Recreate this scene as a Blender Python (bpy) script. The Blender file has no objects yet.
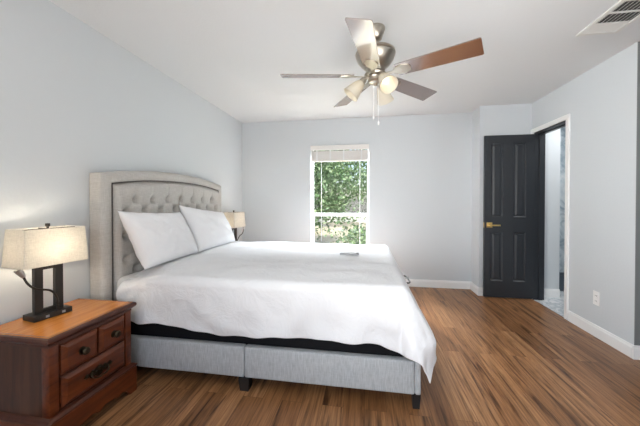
import bpy, bmesh, math, random
from mathutils import Vector, Matrix, noise
R = math.radians
S = bpy.context.scene
C = S.collection
random.seed(7)

# ------------------------------------------------------------------ camera
FPX = 284.4
cd = bpy.data.cameras.new('camera'); cam = bpy.data.objects.new('camera', cd); C.objects.link(cam)
cam.location = (0, 0, 1.22)
cam.rotation_euler = (R(90 - 0.6), 0, R(9.0))
cd.sensor_width = 36; cd.lens = 36 * FPX / 640
cd.shift_y = -9.0 / 640
cd.clip_start = .02
S.camera = cam
S.view_settings.view_transform = 'Standard'; S.view_settings.look = 'None'
S.view_settings.gamma = 1; S.view_settings.use_curve_mapping = False
S.view_settings.exposure = 1.10
S.cycles.max_bounces = 10; S.cycles.diffuse_bounces = 6; S.cycles.use_denoising = True
S.cycles.sample_clamp_indirect = 6

# ------------------------------------------------------------------ sky and lights
w = bpy.data.worlds.new('sky'); S.world = w; w.use_nodes = True
wn = w.node_tree.nodes; wn.clear()
wo = wn.new('ShaderNodeOutputWorld'); wb = wn.new('ShaderNodeBackground')
sk = wn.new('ShaderNodeTexSky'); sk.sky_type = 'NISHITA'; sk.sun_disc = False
sk.sun_elevation = R(50); sk.sun_rotation = R(120); sk.air_density = 1.0; sk.dust_density = 2.0
wb.inputs['Strength'].default_value = 0.15
w.node_tree.links.new(sk.outputs[0], wb.inputs[0]); w.node_tree.links.new(wb.outputs[0], wo.inputs[0])

def light(name, kind, loc, energy, color=(1, 1, 1), rot=None, target=None, size=None, size_y=None, radius=None):
    d = bpy.data.lights.new(name, kind); o = bpy.data.objects.new(name, d); C.objects.link(o)
    o.location = loc; d.energy = energy; d.color = color
    if target is not None:
        o.rotation_euler = (Vector(target) - Vector(loc)).to_track_quat('-Z', 'Y').to_euler()
    if rot: o.rotation_euler = rot
    if kind == 'AREA':
        d.shape = 'RECTANGLE'; d.size = size; d.size_y = size_y or size
    if radius is not None: d.shadow_soft_size = radius
    return o
sun = light('sun', 'SUN', (6, -4, 12), 3.8, (1, .95, .86), target=(2.2, 3.5, 0)); sun.data.angle = R(1)
light('rear_fill_light', 'AREA', (0.0, -1.72, 1.45), 3, (.95, .98, 1), target=(0, 5, 1.45), size=2.9, size_y=1.5)  # unseen fill lamp added behind the camera
light('side_fill_light', 'AREA', (-1.82, -.9, 1.55), 17, (.95, .98, 1), target=(2.06, 2.75, 1.2), size=1.4, size_y=1.3).data.spread = R(75)  # unseen fill lamp added at the left wall, which has no window
light('back_window_skylight', 'AREA', (-.38, 5.25, 3.0), 700, (.90, .96, 1), target=(-.3, 3.6, .9), size=1.6, size_y=1.2)
light('ceiling_bounce', 'AREA', (.2, -.3, 1.0), 19, (1, .985, .96), target=(.2, .2, 2.44), size=1.6, size_y=1.2)
for lx, ly, lz, tx, ty, e in ((1.45, .0, .75, -.3, 3.0, 1), (-.9, -.5, .95, 1.2, 2.8, 1.5)):
    b = light('ceiling_bounce', 'AREA', (lx, ly, lz), e, (1, .985, .96), target=(tx, ty, 2.44), size=1.0, size_y=1.0)  # unseen beams added to even out the ceiling brightness
    b.data.spread = R(60)
light('bathroom_fill_light', 'AREA', (2.75, 3.5, 2.40), 6.5, (1, 1, 1), target=(2.75, 3.5, 0), size=.8, size_y=.8)  # unseen overhead lamp added to brighten the bathroom

# ------------------------------------------------------------------ materials
def mat(name, col, rough=.5, metal=0, spec=.5, **k):
    m = bpy.data.materials.new(name); m.use_nodes = True
    b = m.node_tree.nodes['Principled BSDF']
    b.inputs['Base Color'].default_value = (*col, 1); b.inputs['Roughness'].default_value = rough
    b.inputs['Metallic'].default_value = metal; b.inputs['Specular IOR Level'].default_value = spec
    for a, v in k.items(): b.inputs[a.replace('_', ' ')].default_value = v
    return m
def nodes(m): return m.node_tree.nodes, m.node_tree.links, m.node_tree.nodes['Principled BSDF']
def coord(m, scale=(1, 1, 1), rot=(0, 0, 0), world=False):
    n, l, b = nodes(m)
    mp = n.new('ShaderNodeMapping'); mp.inputs['Scale'].default_value = scale; mp.inputs['Rotation'].default_value = rot
    if world:
        g = n.new('ShaderNodeNewGeometry'); l.new(g.outputs['Position'], mp.inputs[0])
    else:
        t = n.new('ShaderNodeTexCoord'); l.new(t.outputs['Object'], mp.inputs[0])
    return mp.outputs[0]
def tex_noise(m, vec, scale, detail=3, rough=.5, dist=0):
    n, l, b = nodes(m); t = n.new('ShaderNodeTexNoise')
    t.inputs['Scale'].default_value = scale; t.inputs['Detail'].default_value = detail
    t.inputs['Roughness'].default_value = rough; t.inputs['Distortion'].default_value = dist
    l.new(vec, t.inputs['Vector']); return t.outputs['Fac']
def ramp(m, fac, stops):
    n, l, b = nodes(m); r = n.new('ShaderNodeValToRGB'); e = r.color_ramp.elements
    while len(e) < len(stops): e.new(.5)
    for q, (p, c) in zip(e, stops): q.position = p; q.color = (*c, 1)
    l.new(fac, r.inputs[0]); return r.outputs[0]
def mix(m, a, b_, fac, mode='MIX'):
    n, l, b = nodes(m); x = n.new('ShaderNodeMix'); x.data_type = 'RGBA'; x.blend_type = mode
    for s, v in ((x.inputs[6], a), (x.inputs[7], b_), (x.inputs[0], fac)):
        if isinstance(v, (int, float)): s.default_value = v
        elif isinstance(v, tuple): s.default_value = (*v, 1)
        else: l.new(v, s)
    return x.outputs[2]
def bump(m, h, strength, dist=.01):
    n, l, b = nodes(m); x = n.new('ShaderNodeBump'); x.inputs['Strength'].default_value = strength
    x.inputs['Distance'].default_value = dist; l.new(h, x.inputs['Height']); l.new(x.outputs[0], b.inputs['Normal'])
def base(m, c): n, l, b = nodes(m); l.new(c, b.inputs['Base Color'])

def paint(name, col, rough=.6, tx=.12):
    m = mat(name, col, rough, spec=.3)
    bump(m, tex_noise(m, coord(m, world=True), 55, 2), tx, .006); return m
M = {}
M['wall'] = paint('wall_paint', (.635, .668, .69))
M['ceil'] = paint('ceiling_paint', (.705, .722, .735), .8, .15)
M['trim'] = mat('white_trim', (.90, .90, .89), .4)
M['shaded_wall'] = paint('shade_grey_paint', (.20, .21, .215))  # shade on the wall's end face, put into its paint colour
M['white'] = mat('white_vinyl', (.85, .86, .86), .35)
M['blind'] = mat('blind_slats', (.80, .78, .75), .5)
M['dark_door'] = mat('charcoal_paint', (.026, .030, .036), .38)
M['gold'] = mat('satin_brass', (.75, .55, .22), .3, 1)
M['nickel'] = mat('brushed_nickel', (.44, .40, .34), .28, 1)
M['black'] = mat('black_plastic', (.012, .012, .013), .5)
M['bronze'] = mat('dark_bronze', (.030, .025, .021), .42, .3)
M['brass_old'] = mat('aged_brass', (.075, .058, .038), .36, 1)
M['base_fab'] = mat('black_fabric', (.010, .010, .012), .8, spec=.2)
M['silver'] = mat('satin_silver', (.5, .5, .5), .35, 1)
M['grey_plastic'] = mat('grey_plastic', (.35, .35, .36), .45)
M['outlet'] = mat('outlet_white', (.90, .90, .89), .35)
M['glass'] = mat('window_glass', (1, 1, 1), .0, **{'Transmission_Weight': 1.0, 'IOR': 1.45})
# thin window pane: mostly clear with a faint reflection
n, l, b = nodes(M['glass']); o = n['Material Output']
tr = n.new('ShaderNodeBsdfTransparent'); gl = n.new('ShaderNodeBsdfGlossy'); gl.inputs['Roughness'].default_value = .02
mx = n.new('ShaderNodeMixShader'); mx.inputs[0].default_value = .012
l.new(tr.outputs[0], mx.inputs[1]); l.new(gl.outputs[0], mx.inputs[2]); l.new(mx.outputs[0], o.inputs[0]); n.remove(b)

# laminate floor: planks along Y
m = mat('plank_floor', (.3, .16, .08), .36, spec=.45); M['floor'] = m
n, l, b = nodes(m)
v = coord(m, (1, 1, 1), (0, 0, R(90)), world=True)
br = n.new('ShaderNodeTexBrick'); l.new(v, br.inputs['Vector'])
br.inputs['Color1'].default_value = (0, 0, 0, 1); br.inputs['Color2'].default_value = (1, 1, 1, 1)
br.inputs['Mortar'].default_value = (.5, .5, .5, 1)
br.inputs['Scale'].default_value = 1; br.inputs['Mortar Size'].default_value = .0007; br.inputs['Mortar Smooth'].default_value = .3
br.inputs['Brick Width'].default_value = 1.22; br.inputs['Row Height'].default_value = .125; br.offset = .37
plank = ramp(m, br.outputs['Color'], [(0, (.255, .115, .045)), (.35, (.345, .163, .067)), (.7, (.43, .22, .098)), (1, (.30, .137, .055))])
# offset the grain per plank
ad = n.new('ShaderNodeVectorMath'); ad.operation = 'MULTIPLY_ADD'
l.new(br.outputs['Color'], ad.inputs[0]); ad.inputs[1].default_value = (7, 13, 5); l.new(v, ad.inputs[2])
mp = n.new('ShaderNodeMapping'); mp.inputs['Scale'].default_value = (.85, 14, 1); l.new(ad.outputs[0], mp.inputs[0])
g1 = tex_noise(m, mp.outputs[0], 1.6, 6, .62, .9)
mp2 = n.new('ShaderNodeMapping'); mp2.inputs['Scale'].default_value = (2.2, 55, 1); l.new(ad.outputs[0], mp2.inputs[0])
g2 = tex_noise(m, mp2.outputs[0], 2, 5, .6)
c1 = mix(m, plank, ramp(m, g1, [(.30, (.15, .12, .11)), (.39, (.44, .41, .39)), (.48, (.86, .84, .83)), (.60, (1, 1, 1)), (.78, (1.3, 1.38, 1.48))]), 1.0, 'MULTIPLY')
c2 = mix(m, c1, ramp(m, g2, [(.3, (.55, .52, .50)), (.6, (1.12, 1.12, 1.12))]), .9, 'MULTIPLY')
c3 = mix(m, c2, (.05, .025, .012), br.outputs['Fac']); base(m, c3)
bump(m, g2, .06, .003)

def wood(name, dark, mid, lite, rough, axis='Y', scale=1.0, coat=.3, spec=.5, coat_ior=1.5):
    m = mat(name, mid, rough, spec=spec); n, l, b = nodes(m); b.inputs['Coat IOR'].default_value = coat_ior
    b.inputs['Coat Weight'].default_value = coat; b.inputs['Coat Roughness'].default_value = .15
    sc = {'Y': (16, 1.4, 16), 'Z': (16, 16, 1.4), 'X': (1.4, 16, 16)}[axis]
    v = coord(m, tuple(s * scale for s in sc))
    g = tex_noise(m, v, 1.5, 5, .6, 1.0)
    base(m, ramp(m, g, [(.28, dark), (.5, mid), (.72, lite)])); return m
M['cherry_top'] = wood('honey_cherry_top', (.46, .145, .022), (.62, .225, .040), (.72, .31, .072), .27, 'Y', 1, .15)
M['cherry'] = wood('red_cherry', (.055, .0115, .0035), (.128, .027, .006), (.185, .044, .010), .36, 'Y', 1, .12)
M['cherry_side'] = wood('brown_cherry_panel', (.033, .011, .005), (.066, .022, .009), (.105, .038, .016), .4, 'Z', 1, .1)
M['cherry_dark'] = wood('dark_cherry_edge', (.045, .011, .005), (.08, .020, .008), (.11, .030, .012), .36, 'Y', 1, .2)
M['inlay'] = mat('dark_inlay', (.07, .02, .01), .35)
M['blade'] = wood('walnut_blade', (.085, .030, .015), (.125, .046, .024), (.17, .066, .036), .4, 'X', .8, 1.0, spec=.5, coat_ior=4.0)

def fabric(name, c1, c2, sc=1.0, rough=.9, strength=.25, bias=.5):
    m = mat(name, c1, rough, spec=.15); n, l, b = nodes(m)
    b.inputs['Sheen Weight'].default_value = .15
    a = tex_noise(m, coord(m, (180 * sc, 180 * sc, 12 * sc)), 1, 3, .6)
    h = tex_noise(m, coord(m, (14 * sc, 14 * sc, 190 * sc)), 1, 3, .6)
    f = mix(m, a, h, bias); base(m, ramp(m, f, [(.36, c2), (.62, c1)])); bump(m, f, strength, .003); return m
M['linen'] = fabric('grey_linen', (.57, .552, .523), (.44, .42, .39), 1.6)
M['rail_fab'] = fabric('rail_grey_linen', (.55, .575, .59), (.38, .40, .41), 1.6, bias=.25)
M['piping'] = mat('dark_piping', (.10, .09, .085), .9)
M['duvet'] = mat('white_cotton', (.82, .825, .84), .85, spec=.15)
bump(M['duvet'], tex_noise(M['duvet'], coord(M['duvet']), 6.5, 6, .62, 1.2), .45, .03)
M['pillow'] = mat('pillow_cotton', (.88, .88, .89), .85, spec=.15)
bump(M['pillow'], tex_noise(M['pillow'], coord(M['pillow']), 8, 5, .6, 1.0), .4, .025)
M['mattress'] = mat('mattress_cover', (.7, .7, .7), .9)

def glow(name, col, trans, em, emcol, weave=False):
    """thin shade: translucent cloth or frosted glass that a lamp inside lights up"""
    m = mat(name, col, .7, spec=.2); n, l, b = nodes(m); o = n['Material Output']
    t = n.new('ShaderNodeBsdfTranslucent'); t.inputs[0].default_value = (*col, 1)
    x = n.new('ShaderNodeMixShader'); x.inputs[0].default_value = trans
    l.new(b.outputs[0], x.inputs[1]); l.new(t.outputs[0], x.inputs[2]); l.new(x.outputs[0], o.inputs[0])
    if weave:
        a = tex_noise(m, coord(m, (260, 260, 40)), 1, 2); h = tex_noise(m, coord(m, (40, 40, 260)), 1, 2)
        c = ramp(m, mix(m, a, h, .5), [(.35, tuple(q * .82 for q in col)), (.65, col)])
        l.new(c, b.inputs['Base Color']); l.new(c, t.inputs[0])
    return m
M['shade'] = glow('linen_shade', (.84, .815, .765), .6, 0, None, True)
M['bell'] = glow('frosted_bell_glass', (.68, .645, .56), .35, 0, None)
def emit(name, col, s):
    m = mat(name, col, .5); n, l, b = nodes(m)
    b.inputs['Emission Color'].default_value = (*col, 1); b.inputs['Emission Strength'].default_value = s; return m
M['bulb'] = emit('warm_bulb', (1, .82, .58), 1.0)      # clear glass bulb: lets the filament light through
n, l, b = nodes(M['bulb']); t = n.new('ShaderNodeBsdfTransparent'); x = n.new('ShaderNodeMixShader'); x.inputs[0].default_value = .75
l.new(b.outputs[0], x.inputs[1]); l.new(t.outputs[0], x.inputs[2]); l.new(x.outputs[0], n['Material Output'].inputs[0])

m = mat('marble_tile', (.78, .79, .80), .2); M['marble'] = m
n, l, b = nodes(m); v = coord(m, world=True)
ve = ramp(m, tex_noise(m, v, 4, 6, .6, 2.2), [(.40, (.80, .81, .82)), (.5, (.50, .56, .60)), (.56, (.80, .81, .82))])
br = n.new('ShaderNodeTexBrick'); l.new(v, br.inputs['Vector']); br.inputs['Scale'].default_value = 1
br.inputs['Brick Width'].default_value = .3; br.inputs['Row Height'].default_value = .15; br.inputs['Mortar Size'].default_value = .003
base(m, mix(m, ve, (.55, .57, .58), br.outputs['Fac']))
m = mat('shower_marble', (.6, .66, .70), .15); M['shower'] = m
base(m, ramp(m, tex_noise(m, coord(m, (1, 1, .8), world=True), 5, 6, .6, 2), [(.36, (.34, .42, .48)), (.52, (.60, .67, .71)), (.66, (.74, .78, .80))]))
M['slate'] = mat('slate_blue', (.10, .13, .16), .5)
m = mat('pale_concrete', (.72, .66, .52), .9); M['conc'] = m
base(m, ramp(m, tex_noise(m, coord(m, world=True), 2.5, 5), [(.3, (.38, .34, .24)), (.7, (.47, .42, .30))]))
def leafmat(name, a, b_, c):
    m = mat(name, a, .5); n, l, b = nodes(m)
    oi = n.new('ShaderNodeNewGeometry')
    base(m, ramp(m, oi.outputs['Random Per Island'], [(0, a), (.6, b_), (1, c)]))
    t = n.new('ShaderNodeBsdfTranslucent'); x = n.new('ShaderNodeMixShader'); x.inputs[0].default_value = .35
    t.inputs[0].default_value = (*[q * 1.1 for q in b_], 1)
    l.new(b.outputs[0], x.inputs[1]); l.new(t.outputs[0], x.inputs[2]); l.new(x.outputs[0], n['Material Output'].inputs[0]); return m
M['leaf'] = leafmat('leaf_green', (.03, .06, .022), (.11, .19, .08), (.32, .40, .24))
M['leaf2'] = leafmat('leaf_dark', (.03, .055, .022), (.085, .14, .06), (.22, .29, .15))
M['bark'] = mat('bark', (.12, .09, .07), .9)

# ------------------------------------------------------------------ mesh helpers
def BM(): return bmesh.new()
def box(bm, x0, y0, z0, x1, y1, z1, bev=0, seg=2):
    t = bmesh.new(); bmesh.ops.create_cube(t, size=1)
    bmesh.ops.transform(t, matrix=Matrix.Translation(((x0+x1)/2, (y0+y1)/2, (z0+z1)/2)) @ Matrix.Diagonal((x1-x0, y1-y0, z1-z0, 1)), verts=t.verts)
    if bev: bmesh.ops.bevel(t, geom=t.edges[:], offset=bev, segments=seg, profile=.5, affect='EDGES')
    me = bpy.data.meshes.new('t'); t.to_mesh(me); t.free(); bm.from_mesh(me); bpy.data.meshes.remove(me); return bm
def lathe(bm, prof, seg=32, mtx=None):
    rows = []
    for r, z in prof:
        rows.append([bm.verts.new((r*math.cos(2*math.pi*i/seg), r*math.sin(2*math.pi*i/seg), z)) for i in range(seg)] if r > 1e-6 else [bm.verts.new((0, 0, z))])
    for a, b in zip(rows, rows[1:]):
        for i in range(seg):
            j = (i+1) % seg
            if len(a) == 1 and len(b) == 1: continue
            if len(a) == 1: bm.faces.new((a[0], b[j], b[i]))
            elif len(b) == 1: bm.faces.new((a[i], a[j], b[0]))
            else: bm.faces.new((a[i], a[j], b[j], b[i]))
    if mtx: bmesh.ops.transform(bm, matrix=mtx, verts=[v for r in rows for v in r])
    return bm
def tube(bm, pts, r, seg=10, sub=6):
    P = [Vector(p) for p in pts]
    if len(P) > 2 and sub > 1:
        Q = []
        for i in range(len(P)-1):
            a, b, c, d = P[max(i-1, 0)], P[i], P[i+1], P[min(i+2, len(P)-1)]
            for k in range(sub):
                t = k/sub
                Q.append(.5*((2*b)+(c-a)*t+(2*a-5*b+4*c-d)*t*t+(3*b-a-3*c+d)*t**3))
        Q.append(P[-1]); P = Q
    rows = []; up = Vector((0, 0, 1))
    for i, p in enumerate(P):
        d = (P[min(i+1, len(P)-1)]-P[max(i-1, 0)]).normalized()
        s = d.cross(up)
        if s.length < 1e-3: s = d.cross(Vector((1, 0, 0)))
        s.normalize(); t = d.cross(s); rr = r(i/(len(P)-1)) if callable(r) else r
        rows.append([bm.verts.new(p+rr*(math.cos(2*math.pi*k/seg)*s+math.sin(2*math.pi*k/seg)*t)) for k in range(seg)])
    for a, b in zip(rows, rows[1:]):
        for k in range(seg): bm.faces.new((a[k], a[(k+1) % seg], b[(k+1) % seg], b[k]))
    bm.faces.new(rows[0]); bm.faces.new(rows[-1]); return bm
def prism(bm, pts, axis, a, b):
    """polygon (2-D points) pushed along an axis from a to b; axis X: points are (y,z); Y: (x,z); Z: (x,y)"""
    f = {'X': lambda p, t: (t, p[0], p[1]), 'Y': lambda p, t: (p[0], t, p[1]), 'Z': lambda p, t: (p[0], p[1], t)}[axis]
    A = [bm.verts.new(f(p, a)) for p in pts]; B = [bm.verts.new(f(p, b)) for p in pts]
    fs = [bm.faces.new(A), bm.faces.new(B[::-1])]
    for i in range(len(pts)):
        j = (i+1) % len(pts); bm.faces.new((A[i], B[i], B[j], A[j]))
    return bm
def obj(name, bm, m, parent=None, smooth=False, loc=None, ang=40):
    bmesh.ops.recalc_face_normals(bm, faces=bm.faces[:])
    me = bpy.data.meshes.new(name); bm.to_mesh(me); bm.free()
    if m: me.materials.append(m)
    o = bpy.data.objects.new(name, me); C.objects.link(o)
    if smooth:
        for p in me.polygons: p.use_smooth = True
        me.set_sharp_from_angle(angle=R(ang))
    if parent: o.parent = parent
    if loc is not None: o.location = loc
    return o
def shift(bm, v): bmesh.ops.translate(bm, vec=Vector(v), verts=bm.verts[:]); return bm
def tag(o, label, cat, group=None):
    o['label'] = label; o['category'] = cat
    if group: o['group'] = group
    return o
def thing(name, label, cat, loc=(0, 0, 0), rz=0, group=None):
    o = bpy.data.objects.new(name, None); C.objects.link(o); o.location = loc; o.rotation_euler = (0, 0, rz)
    o.empty_display_size = .1
    return tag(o, label, cat, group)
def struct(name, bm, m, parent=None, smooth=False):
    o = obj(name, bm, m, parent, smooth)
    if not parent: o['kind'] = 'structure'
    return o
def copy_tree(o, parent=None):
    c = o.copy(); C.objects.link(c)
    if parent: c.parent = parent
    for ch in list(o.children): copy_tree(ch, c)
    return c
def lbm(loc):
    """a world-coordinate box writer for a thing whose base is at loc"""
    def f(bm, x0, y0, z0, x1, y1, z1, bev=0, seg=2):
        return box(bm, x0-loc[0], y0-loc[1], z0-loc[2], x1-loc[0], y1-loc[1], z1-loc[2], bev, seg)
    return f

# ------------------------------------------------------------------ the room
XL, YB, XJ, YA, XR, H = -1.90, 4.21, 1.455, 3.94, 2.06, 2.44
YE = 2.547            # near end of the right wall
WX0, WX1, WZ0, WZ1 = -.812, .058, .22, 2.04
DY0, DY1, DZ = 3.308, 3.885, 2.06
YR = -1.75
struct('floor', box(BM(), XL-.1, YR-.1, -.1, 3.5, YA+.0, 0), M['floor'])
struct('ceiling', prism(BM(), [(XL-.1, YR-.1), (3.6, YR-.1), (3.6, 4.8), (2.2, 4.8), (2.2, YB+.16), (XL-.1, YB+.16)], 'Z', H, H+.12), M['ceil'])
struct('wall_left', box(BM(), XL-.12, YR-.1, 0, XL, YB+.16, H), M['wall'])
bm = BM()
box(bm, XL, YB, -.1, WX0, YB+.16, H); box(bm, WX1, YB, -.1, XJ+.12, YB+.16, H)
box(bm, WX0, YB, -.1, WX1, YB+.16, WZ0); box(bm, WX0, YB, WZ1, WX1, YB+.16, H)
struct('wall_back', bm, M['wall'])
struct('wall_jog', box(BM(), XJ, YA, 0, XJ+.12, YB, H), M['wall'])
struct('wall_alcove', box(BM(), XJ+.12, YA, 0, XR+.11, YA+.12, H), M['wall'])
bm = BM()
box(bm, XR, YE+.0005, 0, XR+.11, DY0, H); box(bm, XR, DY1, 0, XR+.11, YA, H); box(bm, XR, DY0, DZ, XR+.11, DY1, H)
struct('wall_right', bm, M['wall'])
struct('wall_return', box(BM(), XR+.002, YE-.004, 0, 3.5, YE, H), M['shaded_wall'])
struct('wall_right_near', box(BM(), XR, YR, 0, XR+.11, 1.58, H), M['wall'])
struct('wall_hall_near', box(BM(), XR+.11, 1.47, 0, 3.5, 1.58, H), M['wall'])  # unseen; hall closed in here to keep light off the return face
struct('wall_hall_end', box(BM(), 3.4, 1.58, 0, 3.5, YE, H), M['wall'])
bm = BM()
box(bm, XL, YR-.12, 0, XR, YR-.02, .65); box(bm, XL, YR-.12, 2.25, XR, YR-.02, H)
box(bm, XL, YR-.12, .65, -1.5, YR-.02, 2.25); box(bm, 1.5, YR-.12, .65, XR, YR-.02, 2.25)
struct('wall_rear', bm, M['wall'])  # unseen wall; its opening was added for the rear fill lamp
# floor piece in front of back wall niche
struct('floor_window_side', box(BM(), XL-.1, YA, -.1, XJ, YB, 0), M['floor'])

def bprof():   # baseboard section (out, z)
    return [(0, 0), (.016, 0), (.016, .082), (.011, .092), (.009, .102), (0, .104)]
def baseboard(name, side, at, a, b):
    bm = BM()
    if side == '+X': prism(bm, [(at+o_, z) for o_, z in bprof()], 'Y', a, b)
    if side == '-X': prism(bm, [(at-o_, z) for o_, z in bprof()], 'Y', a, b)
    if side == '-Y': prism(bm, [(at-o_, z) for o_, z in bprof()], 'X', a, b)
    if side == '+Y': prism(bm, [(at+o_, z) for o_, z in bprof()], 'X', a, b)
    struct(name, bm, M['trim'])
baseboard('baseboard_left', '+X', XL, YR, YB)
baseboard('baseboard_back', '-Y', YB, XL+.017, XJ)
baseboard('baseboard_jog', '-X', XJ, YA-.016, YB-.017)
baseboard('baseboard_alcove', '-Y', YA, XJ, XR)
baseboard('baseboard_right', '-X', XR, YE, DY0-.057)
baseboard('baseboard_return', '-Y', YE-.004, XR-.016, 3.4)
# door casing
bm = BM(); cw = .050
for y0, y1 in ((DY0-cw, DY0), (DY1, YA-.001)):
    box(bm, XR-.017, y0, 0, XR-.0005, y1, DZ, .004)
box(bm, XR-.0175, DY0-cw, DZ, XR-.0005, YA-.001, DZ+cw, .004)
struct('trim_1', bm, M['trim'])
# dark jamb lining
bm = BM()
box(bm, XR-.002, DY1-.02, 0, XR+.112, DY1-.0005, DZ-.02); box(bm, XR-.002, DY0+.0005, 0, XR+.112, DY0+.02, DZ-.02)
box(bm, XR-.002, DY0+.0005, DZ-.02, XR+.112, DY1-.0005, DZ-.0005)
box(bm, XR+.045, DY1-.032, 0, XR+.085, DY1-.02, DZ-.02); box(bm, XR+.045, DY0+.02, 0, XR+.085, DY0+.032, DZ-.02)
box(bm, XR+.045, DY0+.02, DZ-.032, XR+.085, DY1-.02, DZ-.02)
struct('trim_2', bm, M['dark_door'])
# door leaf, open at right angles along the alcove wall
DX0, DX1, DYf, DYb = 1.487, 2.056, 3.862, 3.897
bm = BM()
def door_leaf(bm):
    px = [(1.560, 1.700), (1.820, 1.960)]; pz = [(.22, .83), (1.02, 1.94)]
    xs = sorted({DX0, DX1, *[q for p in px for q in p]}); zs = sorted({.012, 2.04, *[q for p in pz for q in p]})
    for side, y, sgn in ((0, DYf, 1), (1, DYb, -1)):
        for i in range(len(xs)-1):
            for k in range(len(zs)-1):
                x0, x1, z0, z1 = xs[i], xs[i+1], zs[k], zs[k+1]
                if (x0, x1) in px and (z0, z1) in pz:
                    loops = []
                    for ins, dep in ((0, 0), (.010, .010), (.022, .010), (.042, .003)):
                        loops.append([bm.verts.new((x, y+sgn*dep, z)) for x, z in ((x0+ins, z0+ins), (x1-ins, z0+ins), (x1-ins, z1-ins), (x0+ins, z1-ins))])
                    for a, b in zip(loops, loops[1:]):
                        for q in range(4): bm.faces.new((a[q], a[(q+1) % 4], b[(q+1) % 4], b[q]))
                    bm.faces.new(loops[-1])
                else:
                    bm.faces.new([bm.verts.new((x, y, z)) for x, z in ((x0, z0), (x1, z0), (x1, z1), (x0, z1))])
    for q in (((DX0, .012), (DX0, 2.04)), ((DX0, 2.04), (DX1, 2.04)), ((DX1, 2.04), (DX1, .012)), ((DX1, .012), (DX0, .012))):
        (xa, za), (xb, zb) = q
        bm.faces.new([bm.verts.new(p) for p in ((xa, DYf, za), (xb, DYf, zb), (xb, DYb, zb), (xa, DYb, za))])
    bmesh.ops.remove_doubles(bm, verts=bm.verts[:], dist=.0004)
door_leaf(bm)
door = struct('door_1', bm, M['dark_door'])
door['label'] = 'charcoal four-panel door standing open into the room'
bm = BM(); box(bm, 1.510, DYf-.010, .885, 1.576, DYf, .951, .003)
lathe(bm, [(0, 0), (.013, 0), (.013, .03), (0, .03)], 16, Matrix.Translation((1.543, DYf-.008, .918)) @ Matrix.Rotation(R(90), 4, 'X'))
box(bm, 1.532, DYf-.052, .908, 1.655, DYf-.034, .928, .004)
h = obj('door_handle', bm, M['gold'], door, True); h['label'] = 'brass square-rose lever handle'
obj('latch_plate', box(BM(), DX0-.003, DYf+.006, .885, DX0+.001, DYb-.006, .95), M['gold'], door)['label'] = 'brass latch plate'
for z in (.25, 1.03, 1.82): obj('hinge', box(BM(), DX1-.001, DYf-.006, z, DX1+.006, DYf+.012, z+.09), M['dark_door'], door)

# window
YW = YB+.075
bm = BM(); f = .028
box(bm, WX0, YW, WZ0, WX0+f, YW+.06, WZ1); box(bm, WX1-f, YW, WZ0, WX1, YW+.06, WZ1)
box(bm, WX0+f, YW, WZ0, WX1-f, YW+.06, WZ0+.04); box(bm, WX0+f, YW, WZ1-.04, WX1-f, YW+.06, WZ1)
win = struct('window_1', bm, M['white'])
win['label'] = 'white single-hung window behind the bed'
zm = 1.01
bm = BM()
box(bm, WX0+f, YW+.005, zm-.024, WX1-f, YW+.05, zm+.024, .003)
box(bm, WX0+f, YW+.012, WZ0+.04, WX0+f+.016, YW+.04, zm-.024); box(bm, WX1-f-.016, YW+.012, WZ0+.04, WX1-f, YW+.04, zm-.024)
box(bm, WX0+f, YW+.012, WZ0+.04, WX1-f, YW+.04, WZ0+.075)
obj('window_sash', bm, M['white'], win)
obj('window_pane', box(BM(), WX0+f, YW+.028, WZ0+.04, WX1-f, YW+.031, WZ1-.04), M['glass'], win)
obj('window_sill', box(BM(), WX0-.02, YB-.02, WZ0-.02, WX1+.02, YW-.0, WZ0+.002, .004), M['trim'], win)
obj('sash_latch', box(BM(), WX1-.052, YW-.008, .905, WX1-.030, YW+.013, .965, .003), M['white'], win)

# ------------------------------------------------------------------ bathroom beyond the door
struct('floor_bathroom', box(BM(), XR+.0, YE+.0, -.1, 3.5, 4.8, .004), M['marble']).location.z = 0
struct('wall_bathroom', box(BM(), XR+.11, 4.02, 0, 2.43, 4.14, H), M['wall'])
struct('wall_shower', box(BM(), 2.43, 4.55, 0, 3.5, 4.65, H), M['shower'])
struct('wall_shower_side', box(BM(), 2.33, 4.14, 0, 2.43, 4.65, H), M['shower'])
struct('wall_bathroom_end', box(BM(), 3.4, YE, 0, 3.5, 4.55, H), M['wall'])
baseboard('baseboard_bathroom', '-Y', 4.02, XR+.112, 2.43)
t = thing('storage_bin', 'dark slate bin on the marble bathroom floor, seen through the doorway', 'bin', (2.66, 4.38, .004))
bm = BM()
o4 = [[bm.verts.new((sx*a, sy*b_, z)) for sx, sy in ((-1, -1), (1, -1), (1, 1), (-1, 1))] for a, b_, z in ((.10, .08, 0), (.12, .095, .20), (.112, .087, .20), (.094, .074, .01))]
for a, b_ in zip(o4, o4[1:]):
    for i in range(4): bm.faces.new((a[i], a[(i+1) % 4], b_[(i+1) % 4], b_[i]))
bm.faces.new(o4[0]); bm.faces.new(o4[-1])
obj('bin_body', bm, M['slate'], t)
bm = BM()
for x0, y0, x1, y1 in ((-.128, -.103, .128, -.093), (-.128, .093, .128, .103), (-.128, -.093, -.118, .093), (.118, -.093, .128, .093)): box(bm, x0, y0, .19, x1, y1, .21)
obj('bin_rim', bm, M['slate'], t)

# ------------------------------------------------------------------ outlet and ceiling vent
t = thing('wall_outlet', 'white power outlet low on the right wall near the doorway', 'outlet', (XR, 2.905, .345))
obj('cover_plate', box(BM(), -.006, -.037, -.062, 0, .037, .062, .002), M['outlet'], t)
for z in (-.024, .024): 
    s_ = obj('socket', box(BM(), -.0085, -.017, z-.015, -.005, .017, z+.015, .003), M['outlet'], t)
    bm = BM(); box(bm, -.009, -.009, z-.006, -.0083, -.006, z+.006); box(bm, -.009, .005, z-.005, -.0083, .008, z+.005)
    obj('slot', bm, M['black'], s_)

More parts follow.
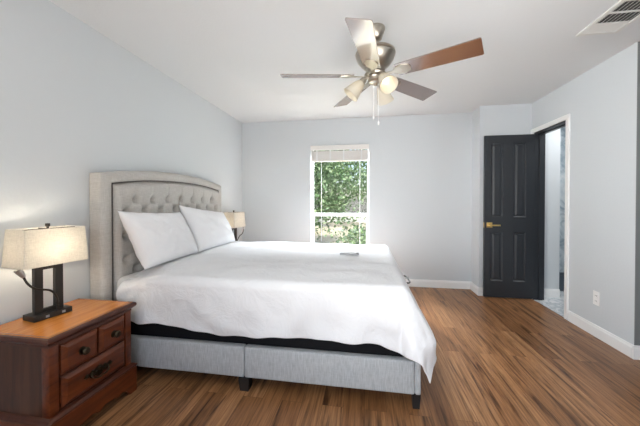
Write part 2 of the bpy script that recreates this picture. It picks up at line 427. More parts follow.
VX0, VX1, VY0, VY1 = 1.525, 1.79, 1.86, 2.37
t = thing('ceiling_vent', 'white louvred air vent on the ceiling by the right wall', 'vent', ((VX0+VX1)/2, (VY0+VY1)/2, H))
b_ = lbm(t.location)
M['vent'] = mat('vent_white', (.70, .70, .68), .45); M['vent_dark'] = mat('vent_dark', (.05, .05, .05), .8)
bm = BM(); fr = .028; zb = H-.012
b_(bm, VX0, VY0, zb, VX0+fr, VY1, H, .003); b_(bm, VX1-fr, VY0, zb, VX1, VY1, H, .003)
b_(bm, VX0+fr, VY1-fr, zb, VX1-fr, VY1, H, .003); b_(bm, VX0+fr, VY0, zb, VX1-fr, VY0+fr, H, .003)
obj('vent_frame', bm, M['vent'], t)
obj('vent_backing', b_(BM(), VX0+fr, VY0+fr, H-.0035, VX1-fr, VY1-fr, H-.0005), M['vent_dark'], t)
yb = [VY0+fr, 1.998, 2.118, 2.238, VY1-fr]
for y in yb[1:-1]: obj('vent_bar', b_(BM(), VX0+fr, y-.006, zb+.001, VX1-fr, y+.006, H-.001), M['vent'], t)
for k in range(4):
    bm = BM(); y0, y1 = yb[k]+.006, yb[k+1]-.006
    if k == 3:
        for i in range(5):
            y = y0+(i+.3)*(y1-y0)/5
            prism(bm, [(y-t.location[1], -.003), (y+.016-t.location[1], -.010), (y+.0165-t.location[1], -.0085), (y+.001-t.location[1], -.0015)], 'X', VX0+fr-t.location[0], VX1-fr-t.location[0])
    else:
        N = 8; sg = 1 if k % 2 else 1
        for i in range(N):
            x = VX0+fr+.004+i*(VX1-VX0-2*fr)/N-t.location[0]
            prism(bm, [(x, -.0105), (x+.008, -.0035), (x+.009, -.0042), (x+.0012, -.0115)], 'Y', y0-t.location[1], y1-t.location[1])
    obj('louver_bank', bm, M['vent'], t)

# ------------------------------------------------------------------ window blind
t = thing('window_blind', 'raised pale faux-wood blind bunched at the top of the window', 'blind', ((WX0+WX1)/2, YB+.04, WZ1))
b_ = lbm(t.location)
obj('valance', b_(BM(), WX0+.004, YB-.028, WZ1-.068, WX1-.004, YB-.012, WZ1+.004, .004), M['blind'], t)
obj('headrail', b_(BM(), WX0+.012, YB-.01, WZ1-.05, WX1-.012, YB+.045, WZ1-.002), M['blind'], t)
bm = BM()
z = WZ1-.075
rnd = random.Random(3)
for i in range(26):
    dy = rnd.uniform(-.002, .002)
    b_(bm, WX0+.014, YB-.005+dy, z-.0046, WX1-.014, YB+.045+dy, z-.0006); z -= .0052
sl = obj('slat_stack', bm, M['blind'], t); sl['label'] = 'stack of gathered slats'
obj('bottom_rail', b_(BM(), WX0+.014, YB-.006, z-.018, WX1-.014, YB+.046, z, .003), M['blind'], t)
for x in (WX0+.10, WX0+.30, WX0+.50, WX1-.11): obj('ladder_tape', b_(BM(), x-.009, YB-.0115, z-.01, x+.009, YB-.0095, WZ1-.068), M['white'], t)
for x, zz in ((-.645, .62), (-.075, .35)):
    bm = BM(); tube(bm, [(x-t.location[0], YB-.005-t.location[1], z-t.location[2]), (x-t.location[0], YB-.005-t.location[1], zz-t.location[2])], .0045, 8, 1)
    obj('cord', bm, M['white'], t)

# ------------------------------------------------------------------ bed
BX, BY = -1.89, 2.53
YN, YF = 1.715, 3.345        # rail faces
XF = .325
bed = thing('bed', 'grey linen upholstered platform bed with arched button-tufted headboard', 'bed', (BX, BY, 0))
b_ = lbm((BX, BY, 0))
W2 = .83
def arch(y, zs, zc):         # y from centre
    u = min(1, abs(y)/W2); return zs+(zc-zs)*(1-u**2.2)
ys = [-W2+i*2*W2/40 for i in range(41)]
# outer padded frame
def outer(y): return arch(y, 1.415, 1.485)
bm = BM()
prof = [(0, 0), (.075, 0), (.098, .012), (.106, .03)]
fw = .085
def ring(ins):               # closed loop in (y, z) with inset
    L = [(-W2+ins, .14)]
    for y in ys:
        yy = max(-W2+ins, min(W2-ins, y)); L.append((yy, outer(yy)-ins))
    L.append((W2-ins, .14)); return L
loops = []
for ins, x in ((.0, 0), (.0, .078), (.006, .092), (.02, .104), (.06, .106), (.076, .098), (.082, .07)):
    loops.append([bm.verts.new((x, y, z)) for y, z in ring(ins)])
for a, c in zip(loops, loops[1:]):
    for i in range(len(a)-1): bm.faces.new((a[i], a[i+1], c[i+1], c[i]))
bm.faces.new(loops[0])
f_ = bm.faces.new(loops[-1])
hb = obj('headboard', bm, M['linen'], bed, True, ang=50)
# tufted panel
def inner(y): return outer(y)-.088
def buttons():
    L = []; rows = 0
    z = 1.232
    while z > .55:
        k = 7 if rows % 2 == 0 else 8
        for i in range(k): L.append(((i-(k-1)/2)*.185, z, rows))
        z -= .090; rows += 1
    return L
BT = buttons()
def seg_d(p, a, c):
    ap = (p[0]-a[0], p[1]-a[1]); ac = (c[0]-a[0], c[1]-a[1]); q = ac[0]**2+ac[1]**2
    t_ = max(0, min(1, (ap[0]*ac[0]+ap[1]*ac[1])/q)); return math.hypot(ap[0]-t_*ac[0], ap[1]-t_*ac[1])
SEG = []
for a in BT:
    for c in BT:
        if c[2] == a[2]+1 and abs(c[0]-a[0]) < .1: SEG.append((a, c))
    if a[2] == 0: SEG.append((a, (a[0], 1.5)))
wp = W2-.088
bm = BM(); NY, NZ = 230, 130; grid = []
for i in range(NY+1):
    y = -wp+2*wp*i/NY; row = []
    zt = inner(y); 
    for k in range(NZ+1):
        z = .50+(zt-.50)*k/NZ
        e = min(1, (y+wp)/.05, (wp-y)/.05, (zt-z)/.05)
        pad = math.sqrt(max(0, 1-(1-e)**2))
        d = min(math.hypot(y-q[0], z-q[1]) for q in BT)
        s_ = min([seg_d((y, z), a, c) for a, c in SEG if abs(a[1]-z) < .35 and abs(a[0]-y) < .3] or [1])
        h_ = .084-.078*math.exp(-(d/.023)**1.6)-.008*math.exp(-(s_/.010)**1.5)
        row.append(bm.verts.new((.044+h_*pad, y, z)))
    grid.append(row)
for i in range(NY):
    for k in range(NZ): bm.faces.new((grid[i][k], grid[i+1][k], grid[i+1][k+1], grid[i][k+1]))
tp = obj('tufted_panel', bm, M['linen'], hb, True, ang=180)
for y, z, r_ in BT:
    bm = BM(); lathe(bm, [(0, .010), (.008, .008), (.012, .003), (.013, -.002), (.0, -.004)], 12, Matrix.Translation((.044+.007, y, z)) @ Matrix.Rotation(R(90), 4, 'Y'))
    obj('button', bm, M['linen'], hb, True)
bm = BM()
L = [(.098, y, z) for y, z in ring(.083)]
tube(bm, L, .0035, 8, 1); obj('piping', bm, M['piping'], hb, True)['label'] = 'dark piping around the tufted panel'
for y in (-W2+.05, W2-.13): obj('headboard_leg', box(BM(), .02, y, 0, .07, y+.08, .139), M['black'], hb)
# rails
xh = BX+.107
xs_ = -.765
def rail(name, x0, x1, y0, y1, z0=.084, z1=.284):
    bm = b_(BM(), x0, y0, z0, x1, y1, z1, .012, 3); return obj(name, bm, M['rail_fab'], bed, True)
rail('side_rail', xh, xs_-.001, YN, YN+.05); rail('side_rail', xs_+.001, XF-.035, YN, YN+.05)
rail('side_rail', xh, xs_-.001, YF-.05, YF); rail('side_rail', xs_+.001, XF-.035, YF-.05, YF)
rail('foot_rail', XF-.034, XF, YN, YF)
obj('slat_deck', b_(BM(), xh, YN+.05, .13, XF-.036, YF-.05, .16), M['base_fab'], bed)
def leg(x, y, s=.024):
    bm = BM()
    A = [[bm.verts.new((x-BX+sx*q, y-BY+sy*q, z)) for sx, sy in ((-1, -1), (1, -1), (1, 1), (-1, 1))] for q, z in ((s*.78, 0), (s, .086))]
    for i in range(4): bm.faces.new((A[0][i], A[0][(i+1) % 4], A[1][(i+1) % 4], A[1][i]))
    bm.faces.new(A[0]); bm.faces.new(A[1]); obj('leg', bm, M['black'], bed)
for y in (YN+.027, YF-.027):
    leg(XF-.026, y); leg(xs_, y, .036)
leg(xs_, BY, .03); leg(-.2, BY, .03)

# adjustable base and mattress
t = thing('adjustable_bed_base', 'black fabric bed base sitting inside the grey bed rails', 'bed base', (-.75, BY, .16))
b2 = lbm(t.location)
obj('base_deck', b2(BM(), xh+.012, YN+.056, .161, XF-.042, YF-.056, .425, .03, 3), M['base_fab'], t, True)
bm = BM()
q = lambda x, y, z: (x-t.location[0], y-t.location[1], z-t.location[2])
tube(bm, [q(.20, 2.95, .42), q(.36, 2.95, .40), q(.445, 2.97, .395), q(.452, 3.10, .395), q(.445, 3.22, .395), q(.36, 3.24, .40), q(.20, 3.24, .42)], .008, 8, 4)
obj('retainer_bar', bm, M['black'], t, True)
ma = thing('mattress', 'white mattress under the duvet', 'mattress', (-.75, BY, .426))
bm = lbm(ma.location)(BM(), xh+.01, YN+.055, .428, .222, YF-.055, .675, .05, 4)
ma2 = obj('mattress_core', bm, M['mattress'], ma, True)

# duvet
def sm(a, c, x): x = max(0, min(1, (x-a)/(c-a))); return x*x*(3-2*x)
DXH, DXF, DYN, DYF = -1.665, .210, 1.752, 3.315
rr = .062
def hangN(a):
    T = [(-1.70, .57), (-1.62, .50), (-1.52, .435), (-1.28, .400), (-1.05, .377), (-.78, .366), (-.39, .386), (0, .394), (.09, .385), (.21, .335)]
    z = T[-1][1]
    for (xa, za), (xb, zb) in zip(T, T[1:]):
        if xa <= a < xb: z = za+(zb-za)*(a-xa)/(xb-xa); break
    z += .004*math.sin(a*9)+.003*math.sin(a*23+1)
    return .722-z-rr+rr*math.pi/2
LF = .47
def drape(d, lean):
    am = math.pi/2-math.atan(lean)              # how far the cloth turns over the mattress edge
    th = min(d/rr, am)
    hx = rr*math.sin(th); dz = rr*(1-math.cos(th))
    e = max(0, d-rr*am); e1 = min(e, .30); e2 = e-e1
    k = 1/math.hypot(1, lean)
    return hx+lean*k*e1+(.02+.12*lean)*e2, dz+k*e1+e2
bm = BM(); NA, NB1, NB2 = 150, 44, 60; grid = []
atot = DXF+LF-DXH
for i in range(NA+1):
    a = DXH+atot*i/NA
    row = []
    ln = hangN(min(a, DXF)); lf2 = .36
    bs = [-ln*(1-j/NB1) for j in range(NB1)]+[(DYF-DYN)*j/NB2 for j in range(NB2+1)]+[(DYF-DYN)+lf2*j/20 for j in range(1, 21)]
    for bb in bs:
        p = max(0, a-DXF); qn = max(0, -bb); qf = max(0, bb-(DYF-DYN))
        qq = qn if qn > 0 else qf; sgn = -1 if qn > 0 else 1
        d = math.hypot(p, qq); x = min(a, DXF); y = DYN+max(0, min(DYF-DYN, bb)); z = .722
        # top: gentle crown and rumple
        cx = min(1, (DXF-x)/.25); cy = min(1, (y-DYN)/.25, (DYF-y)/.25)
        z += .012*sm(0, 1, cx)*sm(0, 1, cy)
        nv = noise.noise(Vector((a*2.2, bb*2.6, .3)))*.007+noise.noise(Vector((a*6, bb*5+a*3, 2)))*.0035
        z += nv*min(1, .4+sm(.0, .5, y-DYN))
        z -= .054*(1-sm(-1.64, -1.36, x))*(1-sm(.0, .34, y-DYN))
        z += .010*(1-abs(noise.noise(Vector((a*3+bb*1.2, bb*4.5-a*1.5, 7))))*2.2)*min(1, .25+sm(.0, .3, y-DYN))-.006
        if d > 0:
            dx, dy = p/d, sgn*qq/d
            mixc = 2*abs(dx*dy)
            lean = .04+.46*max(dx, 0)**.7+.10*mixc; d *= 1-.10*mixc
            hx, dz = drape(d, lean)
            fold = 0
            if d > rr:
                k = sm(rr, .35, d)
                if qq > 0:
                    fold += k*(.010*math.sin(a*13+d*6+noise.noise(Vector((a*3, d*3, 5)))*3)+.006*math.sin(a*31+d*11))*(1-mixc)
                    fold += .024*k*noise.noise(Vector((a*5-d*4, d*6, 9)))
                if p > 0: fold += k*(.009*math.sin(bb*11+d*3)+.004*math.sin(bb*27))*(1-mixc)
                fold += k*.018*math.sin(math.atan2(p, qq)*6)*mixc
                if qn > 0: fold += .014*sm(-1.35, -1.62, a)*math.sin(d*30+a*20)
                fold = max(fold, -.012*k)
            x += dx*(hx+fold); y += dy*(hx+fold); z -= dz
        row.append(bm.verts.new((x, y, z)))
    grid.append(row)
for i in range(NA):
    for k in range(len(grid[0])-1): bm.faces.new((grid[i][k], grid[i+1][k], grid[i+1][k+1], grid[i][k+1]))
for v in bm.verts: v.co -= Vector((-.7, BY, .69))
dv = obj('duvet', bm, M['duvet'], None, True, (-.7, BY, .69), 180)
tag(dv, 'white duvet spread over the bed, its corner hanging past the foot', 'duvet')
md = dv.modifiers.new('thick', 'SOLIDIFY'); md.thickness = .012; md.offset = -1
md = dv.modifiers.new('sub', 'SUBSURF'); md.levels = 1; md.render_levels = 1

# pillows
def pillow(label, loc, tilt, w, h, t_, rz, seed, shr):
    bm = BM(); NU, NV = 56, 40; sheets = []
    for sgn in (1, -1):
        g = []
        for i in range(NU+1):
            row = []
            for k in range(NV+1):
                u = -1+2*i/NU; v = -1+2*k/NV
                ed = max(0, (1-u**2))**.42*max(0, (1-v**2))**.42
                pin = 1-.07*(1-v*v)*abs(u)**3; pin2 = 1-(.10 if v > 0 else .025)*(1-u*u)*abs(v)**3
                x = sgn*t_/2*ed*(1+.15*(-v)); y = w/2*u*pin-.032*v; z = h/2*v*pin2-shr*u*(1+v)/2
                nn = noise.noise(Vector((u*2+seed, v*2, sgn)))*.014+noise.noise(Vector((u*5+seed, v*4, sgn*2)))*.008
                x += nn*ed**.6*1.2
                cr = math.exp(-((1-abs(u))**2+(1-abs(v))**2)/.12)
                x += .006*cr*math.sin((u-v)*18)*ed
                row.append(bm.verts.new((x, y, z)))
            g.append(row)
        sheets.append(g)
    for g in sheets:
        for i in range(NU):
            for k in range(NV): bm.faces.new((g[i][k], g[i+1][k], g[i+1][k+1], g[i][k+1]))
    bmesh.ops.remove_doubles(bm, verts=bm.verts[:], dist=.0006)
    shift(bm, (0, 0, h/2))
    o = obj('pillow', bm, M['pillow'], None, True, loc, 180)
    o.rotation_euler = (0, R(tilt), R(rz)); tag(o, label, 'pillow', 'pillows against the headboard'); return o
pillow('white pillow leaning on the headboard, nearer the wooden nightstand', (-1.535, 2.080, .738), -20, .68, .425, .20, 2, 1.3, .018)
pillow('white pillow leaning on the headboard, farther from the wooden nightstand', (-1.535, 2.785, .738), -20, .71, .425, .20, -2, 6.1, .050)

# remote on the bed
t = thing('remote_control', 'slim grey remote lying on the white duvet', 'remote', (-.137, 2.54, .742), R(4))
obj('remote_body', box(BM(), -.085, -.021, 0, .085, .021, .014, .005, 3), M['grey_plastic'], t, True)
bm = BM()
for i in range(6):
    for k in (-1, 1): box(bm, -.07+i*.02, k*.010-.005, .013, -.06+i*.02, k*.010+.005, .0165)
obj('button', bm, M['silver'], t)
obj('remote_end', box(BM(), .062, -.018, .013, .083, .018, .0155), M['black'], t)

# ------------------------------------------------------------------ nightstand
NX0, NX1, NY0, NY1, NZT = -1.880, -1.482, 1.125, 1.600, .572
def make_nightstand():
    ox, oy = (NX0+NX1)/2, (NY0+NY1)/2
    t = thing('nightstand', 'cherry wood three-drawer nightstand at the near side of the bed, closest to camera', 'nightstand', (ox, oy, 0), 0, 'nightstands')
    b_ = lbm((ox, oy, 0))
    # top with moulded edge
    bm = BM(); loops = []
    x0, x1, y0, y1 = NX0-ox, NX1-ox+.024, NY0-oy-.024, NY1-oy+.024
    for ins, z in ((.020, .520), (.020, .532), (.010, .540), (.004, .545), (.0, .551), (.0, .560), (.004, .568), (.012, .572)):
        loops.append([bm.verts.new(p) for p in ((x0, y0+ins, z), (x1-ins, y0+ins, z), (x1-ins, y1-ins, z), (x0, y1-ins, z))])
    for a, c in zip(loops, loops[1:]):
        for i in range(4): bm.faces.new((a[i], a[(i+1) % 4], c[(i+1) % 4], c[i]))
    bm.faces.new(loops[0])
    bm.faces.new(loops[-1])
    obj('moulding', bm, M['cherry_dark'], t)['label'] = 'dark moulded edge of the top'
    bm = BM(); box(bm, x0+.001, y0+.014, .5715, x1-.014, y1-.014, .5730)
    top = obj('top', bm, M['cherry_top'], t); top['label'] = 'honey coloured polished top'
    bm = BM()
    box(bm, x0+.002, y0+.022, .5728, x1-.022, y0+.026, .5734); box(bm, x0+.002, y1-.026, .5728, x1-.022, y1-.022, .5734); box(bm, x1-.026, y0+.022, .5728, x1-.022, y1-.022, .5734)
    obj('inlay', bm, M['inlay'], top)
    # carcass: side panels with posts, face frame
    bm = BM(); b_(bm, NX0, NY0, .17, NX1-.02, NY1, .522); obj('carcass', bm, M['cherry_side'], t)
    for y0_, y1_ in ((NY0-.002, NY0+.042), (NY1-.042, NY1+.002)):
        obj('corner_post', b_(BM(), NX1-.042, y0_, .17, NX1+.004, y1_, .524, .005), M['cherry'], t, True)
    bm = BM(); b_(bm, NX1-.02, NY0+.042, .17, NX1-.006, NY1-.042, .524); obj('face_frame', bm, M['cherry_dark'], t)
    # drawers with raised fields
    def drawer(y0, y1, z0, z1, hw):
        bm = BM(); L = []
        xf = NX1-ox
        for ins, x in ((0, xf-.006), (0, xf+.006), (.004, xf+.010), (.022, xf+.010), (.026, xf+.006), (.040, xf+.014)):
            pass
        for ins, x in ((0, xf-.006), (0, xf+.004), (.003, xf+.007), (.020, xf+.018), (.024, xf+.018)):
            L.append([bm.verts.new(p) for p in ((x, y0+ins-oy, z0+ins), (x, y1-ins-oy, z0+ins), (x, y1-ins-oy, z1-ins), (x, y0+ins-oy, z1-ins))])
        for a, c in zip(L, L[1:]):
            for i in range(4): bm.faces.new((a[i], a[(i+1) % 4], c[(i+1) % 4], c[i]))
        bm.faces.new(L[-1]); bm.faces.new(L[0])
        d = obj('drawer', bm, M['cherry'], t)
        yc, zc = (y0+y1)/2-oy, (z0+z1)/2; xk = xf+.018
        if hw == 'knob':
            bm = BM(); lathe(bm, [(0, 0), (.021, 0), (.020, .004), (.008, .006), (.007, .014), (.017, .019), (.020, .025), (.015, .032), (0, .034)], 20, Matrix.Translation((xk, yc, zc)) @ Matrix.Rotation(R(90), 4, 'Y'))
            obj('knob', bm, M['brass_old'], d, True)
        else:
            bm = BM()
            pts = [(-.085, .006), (-.070, .020), (-.052, .010), (-.040, .024), (-.022, .018), (-.010, .030), (0, .034), (.010, .030), (.022, .018), (.040, .024), (.052, .010), (.070, .020), (.085, .006),
                   (.074, -.006), (.058, -.002), (.046, -.016), (.026, -.010), (.012, -.022), (0, -.026), (-.012, -.022), (-.026, -.010), (-.046, -.016), (-.058, -.002), (-.074, -.006)]
            prism(bm, [(yc+p, zc+q_) for p, q_ in pts], 'X', xk-.001, xk+.004)
            for p, q_ in ((-.07, .008), (-.042, .006), (.042, .006), (.07, .008), (0, .016), (-.02, .006), (.02, .006)):
                lathe(bm, [(0, .010), (.006, .008), (.008, .003), (.008, 0)], 10, Matrix.Translation((xk+.003, yc+p, zc+q_)) @ Matrix.Rotation(R(90), 4, 'Y'))
            pl = obj('pull_plate', bm, M['brass_old'], d, True)
            bm = BM()
            tube(bm, [(xk+.008, yc-.050, zc+.006), (xk+.020, yc-.046, zc-.010), (xk+.022, yc-.020, zc-.022), (xk+.023, yc, zc-.018), (xk+.022, yc+.020, zc-.022), (xk+.020, yc+.046, zc-.010), (xk+.008, yc+.050, zc+.006)], .0042, 8, 5)
            obj('bail_pull', bm, M['brass_old'], pl, True)
        return d
    ym = (NY0+NY1)/2+.010
    drawer(NY0+.052, ym-.005, .362, .508, 'knob'); drawer(ym+.005, NY1-.052, .362, .508, 'knob')
    drawer(NY0+.052, NY1-.052, .200, .350, 'pull')
    # scalloped base
    bx1 = NX1+.022; by0, by1 = NY0-.022, NY1+.022
    def skirt(w):
        n_ = 40; lower = []
        for i in range(n_+1):
            s_ = i/n_; u = abs(s_-.5)*2
            if u > .80: z = 0
            elif u > .74: z = .03*(.80-u)/.06
            elif u > .55: z = .03+.022*math.sin((.74-u)/.19*math.pi*.5)
            elif u > .40: z = .052-.012*math.sin((.55-u)/.15*math.pi)
            else: z = .052+.012*math.cos(u/.40*math.pi/2) if u > .12 else .063-.020*math.cos(u/.12*math.pi/2)
            lower.append((s_*w, z))
        return lower
    bm = BM()
    lo = skirt(by1-by0)
    prism(bm, [(by0-oy+y, z) for y, z in lo]+[(by1-oy, .158), (by0-oy, .158)], 'X', bx1-.022-ox, bx1-ox)
    for y in (by0, by1-.02):
        lo2 = skirt(bx1-.023-NX0); prism(bm, [(NX0-ox+x, z) for x, z in lo2]+[(bx1-.023-ox, .158), (NX0-ox, .158)], 'Y', y-oy, y+.02-oy)
    obj('base_skirt', bm, M['cherry'], t)
    bm = BM(); loops = []
    for ins, z in ((0, .158), (-.004, .162), (-.004, .168), (.003, .172), (.008, .178), (.020, .184)):
        loops.append([bm.verts.new((p[0]-ox, p[1]-oy, z)) for p in ((NX0, by0+ins), (bx1-ins, by0+ins), (bx1-ins, by1-ins), (NX0, by1-ins))])
    for a, c in zip(loops, loops[1:]):
        for i in range(4): bm.faces.new((a[i], a[(i+1) % 4], c[(i+1) % 4], c[i]))
    bm.faces.new(loops[0]); bm.faces.new(loops[-1])
    obj('base_moulding', bm, M['cherry_dark'], t)
    return t
ns = make_nightstand()
nf = copy_tree(ns); nf.location.y = 3.665
nf['label'] = 'cherry wood nightstand in the corner behind the bed, under the far lamp'

# ------------------------------------------------------------------ table lamps
def make_lamp(label, loc, rz, armpts, head):
    """long side along local y, the room on local +x"""
    t = thing('table_lamp', label, 'lamp', loc, rz, 'bedside lamps')
    obj('base', box(BM(), -.052, -.088, 0, .052, .088, .030, .003), M['bronze'], t, True)
    bm = BM(); s = .019
    for y in (-.047, .047): box(bm, -.011, y-s, .029, .011, y+s, .300)
    box(bm, -.011, -.028, .266, .011, .028, .300); box(bm, -.011, -.028, .0295, .011, .028, .048)
    obj('stem_frame', bm, M['bronze'], t)
    for y in (-.03, .045): obj('usb_port', box(BM(), .0518, y-.008, .009, .0532, y+.008, .021), M['grey_plastic'], t)
    # shade
    z0, z1 = .298, .497
    bm = BM(); loops = []
    for hx, hy, z in ((.095, .150, z0), (.086, .138, z1), (.083, .135, z1), (.092, .147, z0)):
        loops.append([bm.verts.new((sx*hx, sy*hy, z)) for sx, sy in ((-1, -1), (1, -1), (1, 1), (-1, 1))])
    loops.append(loops[0])
    for a, c in zip(loops, loops[1:]):
        for i in range(4): bm.faces.new((a[i], a[(i+1) % 4], c[(i+1) % 4], c[i]))
    sh = obj('lamp_shade', bm, M['shade'], t)
    bm = BM(); tube(bm, [(0, -.134, z1-.006), (0, .134, z1-.006)], .003, 6, 1); tube(bm, [(-.083, 0, z1-.006), (.083, 0, z1-.006)], .003, 6, 1)
    tube(bm, [(0, 0, .30), (0, .045, .34), (0, .05, .42), (0, .02, .485), (0, 0, z1-.006)], .003, 6, 3)
    tube(bm, [(0, 0, .30), (0, -.045, .34), (0, -.05, .42), (0, -.02, .485), (0, 0, z1-.006)], .003, 6, 3)
    obj('harp', bm, M['bronze'], t, True)
    bm = BM(); lathe(bm, [(0, z1-.008), (.006, z1-.008), (.006, z1+.004), (.011, z1+.008), (.011, z1+.024), (0, z1+.026)], 14)
    obj('finial', bm, M['bronze'], t, True)
    bm = BM(); lathe(bm, [(0, .299), (.014, .299), (.014, .316), (0, .316)], 14); obj('socket', bm, M['bronze'], t, True)
    bm = BM(); lathe(bm, [(0, .315), (.013, .317), (.017, .330), (.024, .350), (.024, .360), (.016, .374), (0, .379)], 18)
    obj('bulb', bm, M['bulb'], t, True)
    bm = BM(); tube(bm, armpts, .0055, 8, 6); arm = obj('gooseneck', bm, M['bronze'], t, True)
    p = Vector(armpts[-1]); d = (Vector(head)-p).normalized()
    bm = BM(); lathe(bm, [(0, -.006), (.008, -.006), (.011, .004), (.015, .030), (.017, .042), (.0, .042)], 16, Matrix.Translation(p) @ d.to_track_quat('Z', 'Y').to_matrix().to_4x4())
    hd = obj('reading_light', bm, M['silver'], arm, True); hd['label'] = 'silver reading light head'
    e = light('lamp_light', 'POINT', (0, 0, .385), 1.35, (1, .86, .67), radius=.03); e.parent = t
    return t
make_lamp('lit lamp with rectangular linen shade on the near nightstand', (-1.765, 1.34, .5735), R(-10),
          [(.035, .025, .029), (.037, .022, .095), (.045, -.012, .150), (.05, -.078, .178), (.05, -.112, .215), (.05, -.130, .258)], (.045, -.152, .300))
make_lamp('small lit lamp with linen shade in the far corner beyond the bed', (-1.735, 3.575, .5735), R(-4),
          [(.035, .0, .029), (.04, .01, .10), (.055, .05, .17), (.07, .10, .20), (.075, .125, .235), (.075, .135, .265)], (.07, .14, .30))

# ------------------------------------------------------------------ ceiling fan
FX, FY = .07, 2.06
fan = thing('ceiling_fan', 'brushed nickel ceiling fan with five wooden blades and three glass lights', 'ceiling fan', (FX, FY, H))
def zz(z): return z-H
bm = BM(); lathe(bm, [(0, 0), (.066, 0), (.066, -.012), (.062, -.03), (.046, -.075), (.030, -.088), (0, -.088)], 32); obj('canopy', bm, M['nickel'], fan, True)
bm = BM(); lathe(bm, [(0, -.08), (.0125, -.08), (.0125, -.138), (.024, -.140), (.024, -.16), (0, -.16)], 20); obj('downrod', bm, M['nickel'], fan, True)
bm = BM(); lathe(bm, [(0, -.152), (.05, -.154), (.116, -.160), (.136, -.170), (.140, -.184), (.134, -.190), (.137, -.197), (.124, -.232), (.096, -.266), (.070, -.286), (.064, -.310), (.05, -.318), (0, -.318)], 48)
obj('motor_housing', bm, M['nickel'], fan, True, ang=30)
zb_ = -.332
bm = BM(); lathe(bm, [(0, -.316), (.072, -.318), (.078, -.326), (.072, -.338), (.048, -.342), (.045, -.350), (.052, -.356), (.054, -.372), (.045, -.384), (.018, -.392), (.010, -.405), (0, -.408)], 36)
kit = obj('light_kit', bm, M['nickel'], fan, True, ang=30)
for k in range(5):
    A = R(45+72*k); pit = R(-15)
    Mx = Matrix.Rotation(A, 4, 'Z') @ Matrix.Translation((0, 0, zb_)) @ Matrix.Rotation(pit, 4, 'X')
    bm = BM()
    # iron: arm then a spade-shaped bracket
    prism(bm, [(.060, -.016), (.13, -.011), (.155, -.034), (.20, -.046), (.245, -.030), (.255, 0), (.245, .030), (.20, .046), (.155, .034), (.13, .011), (.060, .016)], 'Z', -.011, -.0065)
    for x, y in ((.19, -.022), (.19, .022), (.228, 0)): lathe(bm, [(0, -.0135), (.006, -.012), (.006, -.010)], 10, Matrix.Translation((x, y, 0)))
    bm.transform(Mx); obj('blade_iron', bm, M['nickel'], fan)
    bm = BM()
    pts = [(.155, -.052), (.165, -.057), (.655, -.070), (.661, -.068), (.665, -.062), (.665, .062), (.661, .068), (.655, .070), (.165, .057), (.155, .052)]
    prism(bm, pts, 'Z', -.006, 0)
    o = obj('blade', bm, M['blade'], fan); o.matrix_local = Mx
for k, A in enumerate((R(186), R(-62), R(62))):
    ca, sa = math.cos(A), math.sin(A)
    bm = BM(); tube(bm, [(.03*ca, .03*sa, -.356), (.055*ca, .055*sa, -.348), (.078*ca, .078*sa, -.358), (.088*ca, .088*sa, -.374)], .010, 12, 5)
    arm = obj('light_arm', bm, M['nickel'], kit, True)
    tl = R(42)
    d = Vector((math.sin(tl)*ca, math.sin(tl)*sa, -math.cos(tl)))
    p0 = Vector((.078*ca, .078*sa, -.358))
    Q = Matrix.Translation(p0) @ d.to_track_quat('Z', 'Y').to_matrix().to_4x4()
    bm = BM(); lathe(bm, [(0, 0), (.020, .0), (.023, .008), (.023, .030), (0, .030)], 20, Q); obj('light_socket', bm, M['nickel'], arm, True)
    bm = BM(); lathe(bm, [(.020, .026), (.030, .032), (.040, .060), (.050, .100), (.058, .132), (.063, .145), (.060, .146), (.055, .132), (.047, .100), (.037, .060), (.027, .034), (.020, .029)], 32, Q)
    obj('glass_shade', bm, M['bell'], kit, True, ang=60)
    bm = BM(); lathe(bm, [(0, .03), (.010, .032), (.013, .05), (.022, .075), (.022, .085), (.014, .098), (0, .102)], 16, Q); obj('bulb', bm, M['bulb'], kit, True)
    e = light('fan_light', 'POINT', p0+d*.08, .06, (1, .88, .70), radius=.015); e.parent = fan
for x, y, L_ in ((-.012, -.03, .62), (.022, -.025, .66)):
    bm = BM(); tube(bm, [(x, y, -.40), (x, y, -L_)], .0015, 6, 1); lathe(bm, [(0, -L_-.03), (.005, -L_-.026), (.006, -L_-.01), (.002, -L_), (0, -L_)], 10, Matrix.Translation((x, y, 0)))
    obj('pull_chain', bm, M['white'], fan, True)

# ------------------------------------------------------------------ outdoors
struct('ground', box(BM(), -14, YB+.17, -.4, 14, 30, -.2), M['conc'])
def foliage(bm, c, r, n_, size, seed):
    rd = random.Random(seed)
    # leaf clumps hung on a few branch ends
    cl = []
    for _ in range(max(10, n_//90)):
        while True:
            v = Vector((rd.uniform(-1, 1), rd.uniform(-1, 1), rd.uniform(-1, 1)))
            if v.length < 1: break
        cl.append(Vector((c[0]+v.x*r[0], c[1]+v.y*r[1], c[2]+v.z*r[2])))
    for _ in range(n_):
        q = rd.choice(cl); s = .30
        p = q+Vector((rd.gauss(0, s), rd.gauss(0, s), rd.gauss(0, s*.8)))
        a = Vector((rd.uniform(-1, 1), rd.uniform(-1, 1), rd.uniform(-1, .3))).normalized()
        b2_ = a.cross(Vector((rd.uniform(-1, 1), rd.uniform(-1, 1), rd.uniform(-1, 1)))).normalized()
        L_ = size*rd.uniform(.7, 1.4); w_ = L_*.32
        bm.faces.new([bm.verts.new(x) for x in (p, p+a*L_*.5+b2_*w_, p+a*L_, p+a*L_*.5-b2_*w_)])
    return cl
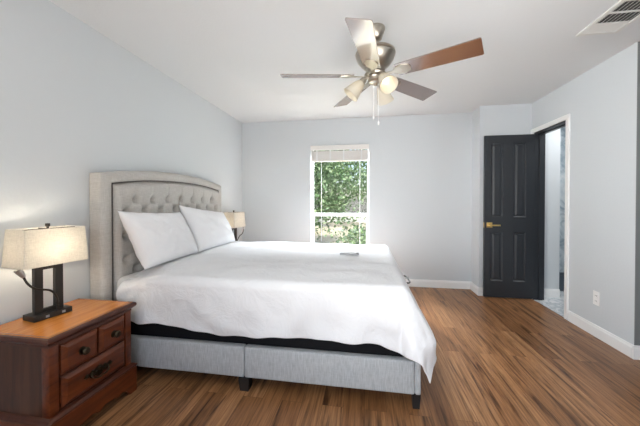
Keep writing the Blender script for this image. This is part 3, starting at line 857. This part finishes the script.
def tree(label, x, y, zc, r, n_, size, seed, lm, trunk_r=.12, group='trees beyond the window'):
    t = thing('tree', label, 'tree', (x, y, -.2), 0, group)
    bm = BM(); cl = foliage(bm, (0, 0, zc+.2), r, n_, size, seed); obj('foliage', bm, lm, t)
    bm = BM(); tube(bm, [(0, 0, 0), (.05, .03, (zc-r[2])*.6+.3), (.0, 0, zc+.2)], lambda q_: trunk_r*(1-.5*q_), 10, 5)
    obj('trunk', bm, M['bark'], t, True)
    for p in cl[:7]:
        bm = BM(); tube(bm, [(0, 0, max(.5, zc-r[2]*.5)), (p.x*.5, p.y*.5, (p.z+zc)*.5), tuple(p)], lambda q_: .04*(1-.8*q_), 6, 4); obj('branch', bm, M['bark'], t, True)
tree('leafy tree filling the upper part of the window', -2.0, 9.0, 2.15, (2.7, 1.0, 1.85), 14000, .10, 11, M['leaf'])
tree('darker tree standing farther back, seen low through the window', -3.8, 15.6, 2.9, (4.8, 1.1, 2.5), 12000, .16, 12, M['leaf2'])
tree('leafy tree at the right edge of the window view', 1.9, 12.2, 2.2, (1.9, .6, 2.1), 7000, .10, 19, M['leaf2'])
def shrub(label, x, y, r, n_, seed):
    t = thing('shrub', label, 'shrub', (x, y, -.2))
    bm = BM(); rd = random.Random(seed); foliage(bm, (0, 0, r[2]*.9), r, n_, .11, seed)
    for v in bm.verts: v.co.z = abs(v.co.z)
    obj('foliage', bm, M['leaf2'], t)
    for k in range(4):
        bm = BM(); tube(bm, [(0, 0, 0), (rd.uniform(-.1, .1), rd.uniform(-.1, .1), .25), (rd.uniform(-.25, .25), rd.uniform(-.2, .2), r[2])], .012, 6, 4); obj('stem', bm, M['bark'], t)
shrub('green shrub at the lower right of the window view', -.05, 7.6, (.28, .28, .35), 900, 5)
t = thing('garden_fence', 'white board fence far beyond the window under the trees', 'fence', (-1.5, 18.6, -.2))
bm = BM()
for i in range(40): box(bm, -4+i*.2, 0, .05, -3.82+i*.2, .03, .50)
obj('board_panel', bm, M['trim'], t)
for i in range(5): obj('fence_post', box(BM(), -4+i*1.98, .03, 0, -3.9+i*1.98, .12, .55), M['trim'], t)
